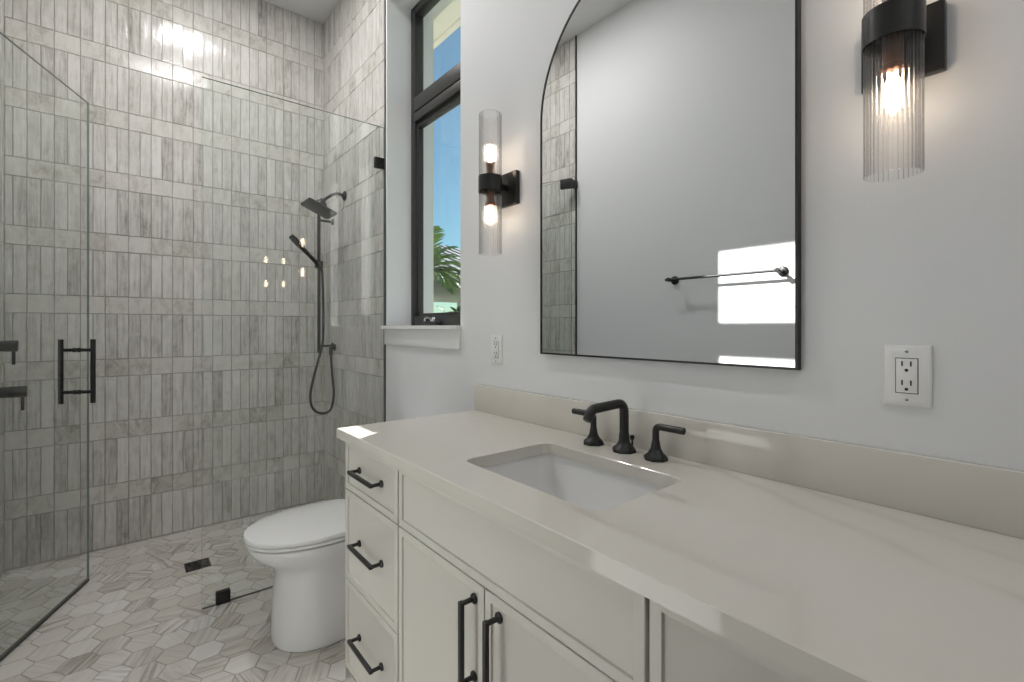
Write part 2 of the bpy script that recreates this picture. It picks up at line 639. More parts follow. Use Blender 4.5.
# black metal edge trims where tile meets paint
struct('trim_1', MB().box(WX - 0.005, TX + 0.0055, TY + 0.0003, TY + 0.008, 0, CZ), M['black'],
       'thin black metal edge where shower tile meets the painted window wall')
struct('trim_2', MB().box(LX - 0.001, LX + 0.010, TYL - 0.002, TYL + 0.007, 0, CZ), M['black'],
       'thin black metal edge where shower tile meets the towel bar wall')
# window stool and apron
b = MB()
tee = [(1.062, WY0 - 0.006), (WX - 0.0005, WY0 - 0.006), (WX - 0.0005, WY0 + 0.0005), (1.231, WY0 + 0.0005),
       (1.231, WY1 - 0.0005), (WX - 0.0005, WY1 - 0.0005), (WX - 0.0005, WY1 + 0.012), (1.062, WY1 + 0.012)]
b.poly_prism([(x, y, WZ0 - 0.0175) for x, y in tee], (0, 0, 0.0175))
b.box(WX - 0.011, WX - 0.0003, WY0 - 0.004, WY1 + 0.010, WZ0 - 0.10, WZ0 - 0.0185, 0.002)
struct('trim_3', b, M['trimpaint'], 'white window stool and apron below the tall window')

# ------------------------------------------------------------------ window
w = thing('window_1', (1.27, WY0, WZ0), 'tall dark framed window over the toilet with a fixed light above', None, None, 'structure')
FX0, FX1 = 1.231, 1.285
MZ0, MZ1 = 2.325, 2.487
b = MB()
b.box(FX0, FX1, WY0, WY0 + 0.045, WZ0, WZ1, 0.003)
b.box(FX0, FX1, WY1 - 0.045, WY1, WZ0, WZ1, 0.003)
b.box(FX0, FX1, WY0 + 0.04, WY1 - 0.04, WZ0, WZ0 + 0.052, 0.003)
b.box(FX0, FX1, WY0 + 0.04, WY1 - 0.04, WZ1 - 0.045, WZ1, 0.003)
b.build('frame', M['bronze'], w)
b = MB()
b.box(FX0 - 0.006, FX1, WY0 + 0.04, WY1 - 0.04, (MZ0 + MZ1) / 2 + 0.003, MZ1, 0.003)
b.box(FX0 - 0.006, FX1, WY0 + 0.04, WY1 - 0.04, MZ0 + 0.03, (MZ0 + MZ1) / 2 - 0.003, 0.003)
b.box(FX0 + 0.01, FX1 - 0.005, WY0 + 0.04, WY1 - 0.04, MZ0 + 0.02, MZ1 - 0.01)
b.build('mullion', M['bronze'], w)
b = MB()
for (y0, y1, z0, z1) in ((WY0 + 0.045, WY0 + 0.060, WZ0 + 0.05, MZ0 + 0.03), (WY1 - 0.060, WY1 - 0.045, WZ0 + 0.05, MZ0 + 0.03),
                         (WY0 + 0.058, WY1 - 0.058, WZ0 + 0.05, WZ0 + 0.066), (WY0 + 0.058, WY1 - 0.058, MZ0, MZ0 + 0.03)):
    b.box(FX0 + 0.012, FX1 - 0.012, y0, y1, z0, z1, 0.002)
b.build('sash', M['bronze'], w)
MB().box(1.256, 1.262, WY0 + 0.056, WY1 - 0.056, WZ0 + 0.062, MZ0 + 0.004).build('pane', M['pane'], w, 0)
MB().box(1.256, 1.262, WY0 + 0.042, WY1 - 0.042, MZ1 - 0.004, WZ1 - 0.042).build('pane', M['pane'], w, 0)
b = MB()
b.box(1.196, FX0, 2.06, 2.20, WZ0 + 0.001, WZ0 + 0.022, 0.006)
b.build('crank_base', M['bronze'], w)
b = MB()
b.lathe([(0.011, 0), (0.011, 0.012), (0.007, 0.016)], (1.200, 2.17, WZ0 + 0.022), n=16)
b.tube(bez([(1.200, 2.17, WZ0 + 0.037), (1.190, 2.13, WZ0 + 0.040), (1.185, 2.08, WZ0 + 0.032)]), 0.006, 10)
b.lathe([(0.004, 0), (0.011, 0.006), (0.012, 0.022), (0.006, 0.028)], (1.185, 2.075, WZ0 + 0.028), (-0.3, -1, 0.1), 14)
b.build('crank_handle', M['chrome'], w)

# ------------------------------------------------------------------ vanity cabinet
CX0, CX1, CZT = 0.555, 1.089, 0.884
VY0, VY1 = 0.012, 1.530
v = thing('vanity_cabinet', (0.8, 0.77, 0), 'greige five foot vanity cabinet under the quartz top with black pulls', 'vanity')
b = MB()
b.box(0.577, CX1, VY0, 0.386, 0.105, CZT - 0.0005)
b.box(0.577, CX1, 1.150, VY1, 0.105, CZT - 0.0005)
b.box(0.577, CX1, 0.386, 1.150, 0.105, 0.70)
b.box(0.577, 0.592, 0.386, 1.150, 0.70, CZT - 0.0005)
b.box(1.06, CX1, 0.386, 1.150, 0.70, CZT - 0.0005)
b.box(0.64, CX1, VY0 + 0.01, VY1 - 0.01, 0.001, 0.106)
b.build('carcass', M['gap'], v, 0)
b = MB()
b.box(CX0 + 0.002, CX1, VY1 - 0.001, VY1 + 0.004, 0.105, CZT - 0.0005, 0.001)
b.box(0.60, CX1, VY1 - 0.001, VY1 + 0.003, 0.001, 0.106)
b.build('side_panel', M['cabinet'], v)
b = MB()
b.box(CX0 + 0.002, CX1, VY0 - 0.004, VY0 + 0.001, 0.105, CZT - 0.0005, 0.001)
b.box(0.60, CX1, VY0 - 0.003, VY0 + 0.001, 0.001, 0.106)
b.build('side_panel', M['cabinet'], v)
MB().box(0.627, 0.640, VY0 + 0.005, VY1 + 0.002, 0.001, 0.104, 0.001).build('toe_kick', M['toe'], v)


def front(y0, y1, z0, z1):
    """slim-framed inset panel front facing the room (-X)"""
    bm_ = MB()
    fr, x = 0.019, CX0
    rings = []
    for (i, d) in ((0, 0.019), (0, 0.0012), (0.0012, 0), (fr, 0), (fr + 0.0006, 0.0048), (fr + 0.0012, 0.0052)):
        rings.append([(x + d, y0 + i, z0 + i), (x + d, y1 - i, z0 + i), (x + d, y1 - i, z1 - i), (x + d, y0 + i, z1 - i)])
    bm_.loft(rings)
    return bm_


def pull(parent, c, vertical):
    """slim square-cut bar pull on two round flanges, 160 mm centres"""
    x, y, z = c
    b = MB()
    pts = []
    h = 0.080
    xo = x - 0.033
    def at(s, xx):
        return (xx, y, z + s) if vertical else (xx, y + s, z)
    for s in (-h, h):
        b.lathe([(0.0105, -0.0005), (0.0105, 0.004), (0.0075, 0.0065), (0.0055, 0.0075)], at(s, x), (-1, 0, 0), 18)
        b.tube([at(s, x - 0.004), at(s, xo - 0.004)], 0.0052, 12)
    w_ = 0.0052
    if vertical:
        b.box(xo - w_, xo + w_, y - w_, y + w_, z - h - w_, z + h + w_, 0.0015)
    else:
        b.box(xo - w_, xo + w_, y - h - w_, y + h + w_, z - w_, z + w_, 0.0015)
    return b.build('handle', M['black'], parent)


G = 0.0019
for (ya, yb) in ((1.150, 1.529), (0.013, 0.386)):
    for (za, zb) in ((0.724, 0.8795), (0.437, 0.721), (0.150, 0.434)):
        d = sub(front(ya + G, yb - G, za, zb).build('drawer', M['cabinet'], v))
        d.location = -Vector(v.location)
        pull_o = pull(None, (CX0 + 0.0052, (ya + yb) / 2, 0.802 if za > 0.7 else (za + zb) / 2), False)
        pull_o.parent = d
front(0.389 + G, 1.147 - G, 0.724, 0.8795).build('false_front', M['cabinet'], v)
for (ya, yb, yh) in ((0.389, 0.7655, 0.723), (0.7665, 1.147, 0.807)):
    d = sub(front(ya + G * 0.6, yb - G * 0.6, 0.150, 0.721).build('door', M['cabinet'], v))
    p = pull(None, (CX0 + 0.0052, yh, 0.602), True)
    p.parent = d

# ------------------------------------------------------------------ quartz top with splash
CT = thing('countertop', (0.8, 0.77, CZT), 'pale beige veined quartz worktop with an upstand on the greige vanity', 'countertop')
X0, X1, Y0, Y1 = 0.533, WX - 0.0005, 0.0, 1.545
SX0, SX1, SY0, SY1, SR = 0.645, 0.930, 0.553, 0.980, 0.028
hole = rrect(SX0, SX1, SY0, SY1, SR, 6)
hc = ((SX0 + SX1) / 2, (SY0 + SY1) / 2)
outer = []
nq = len(hole) // 4
for i, (x, y) in enumerate(hole):
    q = i // nq
    k = i % nq
    cxs = [(X1, Y1), (X0, Y1), (X0, Y0), (X1, Y0)][q]
    mid = nq // 2
    if k == mid:
        outer.append(cxs)
        continue
    f = (k - mid) / mid if k < mid else (k - mid) / (nq - 1 - mid)
    # walk from the corner towards the neighbouring sides
    if q == 0:
        p = (X1, Y1 + (SY1 - SR - Y1) * -f) if f < 0 else (X1 + (SX1 - SR - X1) * f, Y1)
    elif q == 1:
        p = (X0 + (SX0 + SR - X0) * -f, Y1) if f < 0 else (X0, Y1 + (SY1 - SR - Y1) * f)
    elif q == 2:
        p = (X0, Y0 + (SY0 + SR - Y0) * -f) if f < 0 else (X0 + (SX0 + SR - X0) * f, Y0)
    else:
        p = (X1 + (SX1 - SR - X1) * -f, Y0) if f < 0 else (X1, Y0 + (SY0 + SR - Y0) * f)
    outer.append(p)
zb, zt, e = CZT, 0.914, 0.0015


def inset(pts, d, c):
    return [(x + (d if x < c[0] else -d), y + (d if y < c[1] else -d)) for x, y in pts]


b = MB()
b.loft([[(x, y, zb) for x, y in hole], [(x, y, zb) for x, y in outer], [(x, y, zt - e) for x, y in outer],
        [(x, y, zt) for x, y in inset(outer, e, hc)], [(x, y, zt) for x, y in inset(hole, -e, hc)],
        [(x, y, zt - e) for x, y in hole]], close=True)
b.build('slab', M['quartz'], CT)
b = MB()
b.box(1.070, WX - 0.0005, Y0, Y1, zt + 0.0002, zt + 0.1015, 0.0015)
b.build('backsplash', M['quartz'], CT)

# undermount basin
SK = thing('sink_basin', (0.79, 0.767, 0.74), 'white rectangular undermount basin set in the quartz top', 'sink')
b = MB()
rings = []
for (g, z, r) in ((0.022, zb - 0.0003, 0.04), (0.022, zb - 0.012, 0.04), (0.006, zb - 0.07, 0.045), (-0.010, zb - 0.135, 0.05),
                  (-0.05, zb - 0.155, 0.05)):
    rings.append([(x, y, z) for x, y in rrect(SX0 - g, SX1 + g, SY0 - g, SY1 + g, r, 6)])
for (g, z, r) in ((-0.055, zb - 0.146, 0.05), (-0.022, zb - 0.132, 0.05), (-0.010, zb - 0.115, 0.045), (0.000, zb - 0.06, 0.04),
                  (0.006, zb - 0.004, 0.035), (0.006, zb - 0.0003, 0.035)):
    rings.append([(x, y, z) for x, y in rrect(SX0 - g, SX1 + g, SY0 - g, SY1 + g, r, 6)])
# outside up, across the floor and inside up
outr, inr = rings[:5], rings[5:]
b.loft([outr[0], outr[1], outr[2], outr[3], outr[4]], False, True)
b.loft(inr, True, False)
b.loft([inr[-1], outr[0]], False, False)
b.build('bowl', M['porcelain'], SK)
MB().lathe([(0.022, 0), (0.022, 0.003), (0.016, 0.005), (0.005, 0.006)], (0.79, 0.767, zb - 0.1465), n=24).build('drain', M['black'], SK)

# ------------------------------------------------------------------ faucet
FC = thing('bathroom_faucet', (1.016, 0.78, zt), 'matte black widespread faucet with two lever handles behind the basin', 'faucet')


def octo_base(b, x, y, r0, r1, h):
    b.loft([[(x + r * math.cos(PI / 8 + PI / 4 * k), y + r * math.sin(PI / 8 + PI / 4 * k), zt + z) for k in range(8)]
            for r, z in ((r0, 0.0003), (r0, 0.006), (r0 * 0.93, 0.010), (r0 * 0.66, 0.017), (max(r1 * 1.12, r0 * 0.44), 0.028), (r1, h))])


FY = 0.780
b = MB()
octo_base(b, 1.017, FY, 0.0315, 0.0135, 0.048)
b.tube(fillet([(1.017, FY, zt + 0.035), (1.017, FY, zt + 0.128), (0.890, FY, zt + 0.124), (0.874, FY, zt + 0.099)], 0.028, 8),
       0.0120, 20)
b.build('spout', M['black'], FC)
MB().lathe([(0.0105, 0), (0.0105, 0.003)], (0.8745, FY, zt + 0.0995), (-0.54, 0, -0.84), 16).build('aerator', M['black'], FC)
b = MB()
b.tube([(1.046, FY - 0.004, zt + 0.001), (1.046, FY - 0.004, zt + 0.028)], 0.0028, 10)
b.lathe([(0.003, 0), (0.0058, 0.003), (0.0062, 0.011), (0.004, 0.014)], (1.046, FY - 0.004, zt + 0.026), n=12)
b.build('lift_rod', M['black'], FC)
for (yb, s) in ((0.683, -1), (0.883, 1)):
    b = MB()
    octo_base(b, 1.015, yb, 0.029, 0.0088, 0.050)
    b.tube(fillet([(1.015, yb, zt + 0.04), (1.015, yb, zt + 0.082), (1.015, yb + s * 0.076, zt + 0.082)], 0.013, 6), 0.0085, 16)
    b.build('lever_handle', M['black'], FC)

# ------------------------------------------------------------------ toilet
TC = 2.045
T = thing('toilet', (0.75, TC, 0), 'white skirted one piece toilet between vanity and glass panel, lid closed', 'toilet')


def toilet_ring(xf, xb, hw, z, n=48, rf=None, nf=2.15, nb=4.0):
    """plan outline: elliptical nose at xf, squarer back at xb"""
    rf = rf or hw * 1.45
    xc = xf + rf
    pts = []
    for k in range(n):
        a = 2 * PI * k / n
        c, s = math.cos(a), math.sin(a)
        if c < 0:
            x = xc - rf * abs(c) ** (2 / nf)
            y = hw * abs(s) ** (2 / nf) * (1 if s > 0 else -1)
        else:
            x = xc + (xb - xc) * abs(c) ** (2 / nb)
            y = hw * abs(s) ** (2 / nb) * (1 if s > 0 else -1)
        pts.append((x, TC + y, z))
    return pts


b = MB()
XB = 1.083
prof = [(0.458, 0.160, 0.001), (0.453, 0.166, 0.006), (0.452, 0.167, 0.02), (0.456, 0.165, 0.10), (0.460, 0.162, 0.18),
        (0.466, 0.160, 0.235), (0.466, 0.160, 0.265), (0.458, 0.162, 0.290), (0.440, 0.167, 0.312), (0.415, 0.175, 0.332),
        (0.390, 0.184, 0.352), (0.374, 0.190, 0.372), (0.367, 0.193, 0.390), (0.369, 0.192, 0.398), (0.376, 0.187, 0.402)]
b.loft([toilet_ring(xf, XB, hw, z, rf=hw * (1.15 + 0.35 * min(1, max(0, (z - 0.25) / 0.12))), nf=2.3 if z < 0.28 else 2.15) for xf, hw, z in prof])
b.build('bowl', M['porcelain'], T)
b = MB()
b.loft([toilet_ring(xf, xb, hw, z, rf=0.285) for xf, xb, hw, z in
        ((0.362, 0.815, 0.192, 0.408), (0.358, 0.82, 0.195, 0.4105), (0.358, 0.82, 0.195, 0.419), (0.362, 0.815, 0.192, 0.4215))])
b.build('seat', M['seat'], T)
b = MB()
b.loft([toilet_ring(xf, xb, hw, z, rf=0.288) for xf, xb, hw, z in
        ((0.360, 0.820, 0.193, 0.4235), (0.355, 0.825, 0.197, 0.426), (0.355, 0.825, 0.197, 0.436), (0.358, 0.822, 0.194, 0.4405),
         (0.375, 0.81, 0.178, 0.4425), (0.45, 0.75, 0.10, 0.4445))])
b.build('lid', M['seat'], T)
b = MB()
b.loft([[(x, y, z) for x, y in rrect(x0, XB + 0.004, TC - hw, TC + hw, 0.055, 8)] for x0, hw, z in
        ((0.915, 0.160, 0.385), (0.908, 0.164, 0.42), (0.905, 0.166, 0.60), (0.910, 0.166, 0.738))])
b.build('tank', M['porcelain'], T)
b = MB()
b.loft([[(x, y, z) for x, y in rrect(x0, XB + 0.004, TC - hw, TC + hw, 0.058, 8)] for x0, hw, z in
        ((0.905, 0.168, 0.7395), (0.901, 0.172, 0.743), (0.901, 0.172, 0.760), (0.908, 0.166, 0.7655))])
b.build('tank_lid', M['porcelain'], T)

# ------------------------------------------------------------------ arched mirror
MY0, MY1, MZB, MZS = 0.385, 1.163, 1.151, 1.912
MR = (MY1 - MY0) / 2
MC = (MY0 + MY1) / 2


def arch(d, x, n=40):
    pts = [(x, MY0 + d, MZB + d), (x, MY1 - d, MZB + d)]
    pts += [(x, MC + (MR - d) * math.cos(PI * k / n), MZS + (MR - d) * math.sin(PI * k / n)) for k in range(n + 1)]
    return pts


MI = thing('wall_mirror', (WX, MC, MZB), 'tall arched mirror in a thin black frame above the vanity', 'mirror')
b = MB()
b.loft([arch(0, WX - 0.0005), arch(0, WX - 0.019), arch(0.005, WX - 0.019), arch(0.005, WX - 0.0005)], close=True)
b.build('frame', M['black'], MI)
b = MB()
b.loft([arch(0.0052, WX - 0.006), arch(0.0052, WX - 0.0165)])
b.build('mirror_glass', M['mirror'], MI, 0)

# ------------------------------------------------------------------ sconces


def sconce(yc, label):
    zc, xt = 1.741, 1.000
    s = thing('wall_sconce', (WX, yc, zc), label, 'wall lamp', 'fluted wall sconces beside the mirror')
    MB().box(WX - 0.019, WX - 0.0005, yc - 0.055, yc + 0.063, zc - 0.064, zc + 0.054, 0.002).build('backplate', M['blackmetal'], s)
    b = MB()
    b.tube([(WX - 0.018, yc, zc), (xt + 0.036, yc, zc)], 0.012, 16)
    b.build('arm', M['blackmetal'], s)
    b = MB()
    n = 56
    def ring(r, z):
        return [(xt + r * math.cos(2 * PI * k / n), yc + r * math.sin(2 * PI * k / n), z) for k in range(n)]
    b.loft([ring(0.0425, zc - 0.027), ring(0.0425, zc + 0.027), ring(0.0412, zc + 0.027), ring(0.0412, zc - 0.027)], close=True)
    b.loft([ring(0.0413, zc - 0.004), ring(0.0413, zc + 0.004)])
    b.build('cuff', M['blackmetal'], s)
    for sg in (1, -1):
        b = MB()
        nf, per = 32, 8
        def fring(r, amp, z):
            out = []
            for k in range(nf * per):
                a = 2 * PI * k / (nf * per)
                rr = r + amp * (abs(math.sin(a * nf / 2)) - 0.5)
                out.append((xt + rr * math.cos(a), yc + rr * math.sin(a), z))
            return out
        za, zb_ = zc + sg * 0.0045, zc + sg * 0.246
        b.loft([fring(0.0392, 0.0024, za), fring(0.0392, 0.0024, zb_), fring(0.0360, 0.0008, zb_), fring(0.0360, 0.0008, za)], close=True)
        b.build('glass_shade', M['flute'], s, 60)
        b = MB()
        b.lathe([(0.0145, 0.0045), (0.0145, 0.060), (0.0175, 0.063), (0.0175, 0.074), (0.010, 0.077)], (xt, yc, zc), (0, 0, sg), 20)
        sk = sub(b.build('socket', M['copper'], s))
        b = MB()
        b.lathe([(0.007, 0.0765), (0.008, 0.083), (0.0120, 0.094), (0.0140, 0.108), (0.0128, 0.123), (0.0080, 0.134), (0.003, 0.139)],
                (xt, yc, zc), (0, 0, sg), 20)
        tag(b.build('bulb', M['bulb'], sk), 'glowing warm bulb')
    return s


sconce(1.344, 'two tube fluted glass sconce on black plate between window and mirror')
sconce(0.214, 'large fluted glass sconce at top right above the wall outlet')

# ------------------------------------------------------------------ outlets


def outlet(yc, zc, label):
    o = thing('wall_outlet', (WX, yc, zc), label, 'outlet', 'white outlets above the counter')
    b = MB()
    x = WX - 0.0003
    hw, hh = 0.0335, 0.0545
    b.loft([[(x - d, yc - hw + i, zc - hh + i), (x - d, yc + hw - i, zc - hh + i), (x - d, yc + hw - i, zc + hh - i), (x - d, yc - hw + i, zc + hh - i)]
            for i, d in ((0, 0), (0, 0.004), (0.003, 0.0062), (0.012, 0.0068))])
    b.build('cover_plate', M['plastic'], o)
    b = MB()
    b.box(x - 0.0088, x - 0.006, yc - 0.0150, yc + 0.0150, zc - 0.0305, zc + 0.0305, 0.0008)
    r = sub(b.build('receptacle', M['plastic'], o))
    b = MB()
    b.box(x - 0.0071, x - 0.0060, yc - 0.0162, yc + 0.0162, zc - 0.0317, zc + 0.0317)
    b.build('shadow_gap', M['slot'], o)  # black plate painting the shade in the gap round the receptacle
    for zz in (0.0155, -0.0185):
        for dy in (-0.0062, 0.0062):
            MB().box(x - 0.0093, x - 0.0085, yc + dy - 0.0011, yc + dy + 0.0011, zc + zz + 0.0015, zc + zz + 0.0105).build('plug_slot', M['slot'], r, 0)
        b = MB()
        b.lathe([(0.0027, 0), (0.0027, 0.0008)], (x - 0.0085, yc, zc + zz - 0.0055), (-1, 0, 0), 14)
        b.build('plug_slot', M['slot'], r)
    for zz in (0.043, -0.043):
        MB().lathe([(0.0024, 0), (0.0024, 0.0012), (0.0012, 0.0018)], (x - 0.0066, yc, zc + zz), (-1, 0, 0), 12).build('screw', M['chrome'], o)


outlet(0.212, 1.153, 'white duplex outlet right of the mirror under the large sconce')
outlet(1.421, 1.155, 'white duplex outlet left of the mirror below the far sconce')

# ------------------------------------------------------------------ shower glass
PY = 2.48
G1 = thing('shower_glass_panel', (0.69, PY, 0), 'fixed clear frameless glass panel behind the toilet, meeting the wall', 'glass panel')
b = MB()
b.box(0.268, TX - 0.0015, PY - 0.005, PY + 0.005, 0.0035, 2.338, 0.0)
for f in b.bm.faces:
    if abs(f.calc_center_median().y - PY) < 0.004:
        f.material_index = 1
b.build('pane', [M['glass'], M['glassedge']], G1, 0)
MB().box(0.320, 0.376, PY - 0.013, PY + 0.013, 0.001, 0.056, 0.002).build('clamp', M['black'], G1)
MB().box(TX - 0.056, TX - 0.0005, PY - 0.013, PY + 0.013, 2.110, 2.166, 0.002).build('clamp', M['black'], G1)
MB().box(0.270, TX - 0.002, PY - 0.0035, PY + 0.0035, 0.0003, 0.0035).build('seal', M['seal'], G1)

# swung-in door; u runs along the glass from the pivot, n out of the glass towards the entry
DP = Vector((-0.388, 2.48, 0))
du = Vector((0.381, 0.924, 0)).normalized()
dn = Vector((du.y, -du.x, 0))
D = thing('shower_door', DP, 'clear glass shower door standing open into the shower at left', 'door')


def dbox(mb, u0, u1, n0, n1, z0, z1, bev=0.0):
    k = len(mb.bm.verts)
    mb.box(u0, u1, n0, n1, z0, z1, bev)
    mb.bm.verts.ensure_lookup_table()
    for v_ in mb.bm.verts[k:]:
        u_, n_, z_ = v_.co
        v_.co = DP + du * u_ - dn * n_ + Vector((0, 0, z_))
    return mb


b = MB()
dbox(b, -0.05, 0.672, -0.005, 0.005, 0.016, 2.330)
for f in b.bm.faces:
    c = f.calc_center_median() - DP
    if abs(c.dot(dn)) < 0.004:
        f.material_index = 1
b.build('pane', [M['doorglass'], M['glassedge']], D, 0)
dbox(MB(), -0.048, 0.670, -0.006, 0.006, 0.004, 0.0165).build('sweep', M['seal'], D)
for z0 in (2.262, 0.015):
    dbox(MB(), -0.055, 0.035, -0.014, 0.014, z0, z0 + 0.07, 0.002).build('pivot_hinge', M['black'], D)
b = MB()
for z0 in (2.270, 0.023):
    b.box(LX + 0.0055, -0.40, 2.425, 2.462, z0, z0 + 0.054, 0.003)
b.build('hinge_arm', M['black'], D)
b = MB()
hp = DP + du * 0.580
for z in (0.935, 1.132):
    b.tube([hp + dn * 0.062 + Vector((0, 0, z)), hp - dn * 0.062 + Vector((0, 0, z))], 0.0078, 14)
    for s in (-1, 1):
        b.lathe([(0.011, 0.0052), (0.011, 0.013), (0.007, 0.016)], hp + Vector((0, 0, z)), dn * s, 16)
hd = sub(b.build('handle', M['black'], D))
for s in (-1, 1):
    q = hp + dn * (0.062 * s)
    MB().tube([q + Vector((0, 0, 0.882)), q + Vector((0, 0, 1.182))], 0.0102, 20).build('pull_bar', M['black'], hd)

# ------------------------------------------------------------------ shower fittings
TF = TX - 0.0005   # tile face of the right shower wall
H = thing('rain_shower', (TF, 3.076, 2.09), 'black square rain shower head on a curved wall arm', 'shower head')
MB().lathe([(0.031, 0), (0.031, 0.006), (0.021, 0.014), (0.013, 0.019)], (TF, 3.076, 2.09), (-1, 0, 0), 24).build('flange', M['black'], H)
tau = R(22.9)
ex, ey, ez = Vector((math.cos(tau), 0, -math.sin(tau))), Vector((0, 1, 0)), Vector((math.sin(tau), 0, math.cos(tau)))
hc_ = Vector((0.948, 3.070, 1.978))
b = MB()
b.tube(bez([(TF - 0.015, 3.076, 2.09), (1.069, 3.076, 2.096), (1.029, 3.075, 2.079), tuple(hc_ + ez * 0.060)]), 0.0095, 14)
b.build('arm', M['black'], H)
b = MB()
rings = []
for (g, d) in ((0.006, -0.007), (0.0, -0.004), (0.0, 0.006), (0.008, 0.010), (0.045, 0.016)):
    rings.append([hc_ + ex * p + ey * q + ez * d for p, q in rrect(-0.092 + g, 0.092 - g, -0.092 + g, 0.092 - g, 0.016, 5)])
b.loft(rings)
b.build('spray_plate', M['black'], H)
b = MB()
b.lathe([(0.036, 0.012), (0.034, 0.040), (0.029, 0.050), (0.020, 0.058), (0.018, 0.068), (0.010, 0.073)], hc_, ez, 24)
b.build('swivel', M['black'], H)

RF = TF - 0.0225      # this group is written for a wall 22.5 mm nearer and then set back against the tile
S = thing('slide_bar', (1.0, 3.23, 1.06), 'slim vertical black slide bar on the tiled window wall', 'shower rail')
MB().tube([(0.999, 3.23, 1.062), (0.999, 3.23, 2.00)], 0.0105, 18).build('rail', M['black'], S)
for z in (1.955,):
    b = MB()
    b.tube([(RF, 3.23, z), (0.999, 3.23, z)], 0.008, 14)
    b.lathe([(0.022, 0), (0.022, 0.006), (0.012, 0.012)], (RF, 3.23, z), (-1, 0, 0), 20)
    b.build('bracket', M['black'], S)
b = MB()
b.tube([(RF, 3.23, 1.108), (0.999, 3.23, 1.108)], 0.008, 14)
b.lathe([(0.022, 0), (0.022, 0.006), (0.012, 0.012)], (RF, 3.23, 1.108), (-1, 0, 0), 20)
b.build('bracket', M['black'], S)
b = MB()
b.box(0.978, 1.020, 3.205, 3.252, 1.630, 1.680, 0.006)
b.tube([(0.985, 3.215, 1.655), (0.975, 3.165, 1.668)], 0.016, 16)
b.build('slider', M['black'], S)

HS = thing('hand_shower', (0.98, 3.165, 1.66), 'black hand shower leaning in the slide bar holder with its looping hose', 'hand shower')
hb, ht = Vector((0.992, 3.165, 1.630)), Vector((0.800, 3.150, 1.815))
ax = (ht - hb).normalized()
b = MB()
b.tube([hb, hb + ax * 0.02, hb + ax * 0.10, hb + ax * 0.17], [0.009, 0.0125, 0.013, 0.014], 18)
b.build('grip', M['black'], HS)
b = MB()
side = Vector((0, 1, 0))
nrm = ax.cross(side).normalized()
if nrm.z > 0:
    nrm = -nrm
rings = []
for (t, wd, th) in ((0.155, 0.013, 0.012), (0.175, 0.021, 0.014), (0.20, 0.026, 0.015), (0.245, 0.027, 0.014), (0.265, 0.024, 0.011), (0.268, 0.020, 0.008)):
    cpt = hb + ax * t
    rings.append([cpt + side * p + nrm * q for p, q in rrect(-wd, wd, -th, th, min(wd, th) * 0.6, 4)])
b.loft(rings)
b.build('spray_head', M['black'], HS)
b = MB()
hose = [(0.995, 3.168, 1.632), (1.008, 3.19, 1.585), (1.016, 3.205, 1.48), (1.020, 3.205, 1.33), (1.014, 3.20, 1.14),
        (0.975, 3.17, 1.01), (0.930, 3.13, 0.89), (0.908, 3.11, 0.79), (0.922, 3.10, 0.712), (0.975, 3.10, 0.676),
        (1.032, 3.10, 0.694), (1.060, 3.12, 0.79), (1.062, 3.16, 0.93), (1.063, 3.185, 1.045)]
b.tube(bez(hose, 8), 0.0078, 12)
b.build('hose', M['black'], HS)

EL = thing('hose_outlet_elbow', (RF, 3.19, 1.09), 'small black wall elbow feeding the shower hose at foot of slide bar', 'hose fitting')
b = MB()
b.lathe([(0.024, 0), (0.024, 0.006), (0.013, 0.012)], (RF, 3.188, 1.098), (-1, 0, 0), 20)
b.build('flange', M['black'], EL)
b = MB()
b.tube(fillet([(RF - 0.004, 3.188, 1.098), (1.063, 3.188, 1.098), (1.063, 3.186, 1.046)], 0.01, 5), 0.0115, 14)
b.build('elbow', M['black'], EL)

for o in (S, HS, EL):
    o.location += Vector((0.0225, 0.0735, 0.004))

LF = LX + 0.0055


def valve(y, z, tip, label):
    o = thing('shower_valve', (LF, y, z), label, 'shower valve', 'lever valves on the left shower wall')
    MB().lathe([(0.078, 0), (0.078, 0.004), (0.074, 0.007), (0.03, 0.009)], (LF, y, z), (1, 0, 0), 36).build('escutcheon', M['black'], o)
    L_ = tip - LF
    MB().lathe([(0.0245, 0.006), (0.0245, L_ * 0.55), (0.0255, L_ * 0.56), (0.0255, L_ - 0.002), (0.023, L_)], (LF, y, z), (1, 0, 0), 28).build('cartridge_body', M['black'], o)
    MB().tube([(tip - 0.014, y, z - 0.02), (tip - 0.014, y - 0.002, z - 0.085)], [0.0065, 0.006], 14).build('lever', M['black'], o)


valve(3.10, 1.154, -0.370, 'upper black lever valve at left edge behind the glass door')
valve(3.10, 0.945, -0.341, 'lower black lever valve at left edge, standing further out')

FD = thing('floor_drain', (0.301, 2.955, 0), 'small square black grate drain in the shower floor', 'drain')
b = MB()
for (x0, x1, y0, y1) in ((0.246, 0.356, 2.900, 2.909), (0.246, 0.356, 3.001, 3.010), (0.246, 0.255, 2.908, 3.002), (0.347, 0.356, 2.908, 3.002)):
    b.box(x0, x1, y0, y1, 0.0003, 0.0030)
b.build('frame', M['black'], FD)
b = MB()
for k in range(7):
    y = 2.916 + k * 0.0131
    b.box(0.255, 0.347, y - 0.0035, y + 0.0035, 0.0003, 0.0024)
for k in range(3):
    x = 0.278 + k * 0.0231
    b.box(x - 0.003, x + 0.003, 2.909, 3.001, 0.0003, 0.0022)
b.build('grate', M['black'], FD)

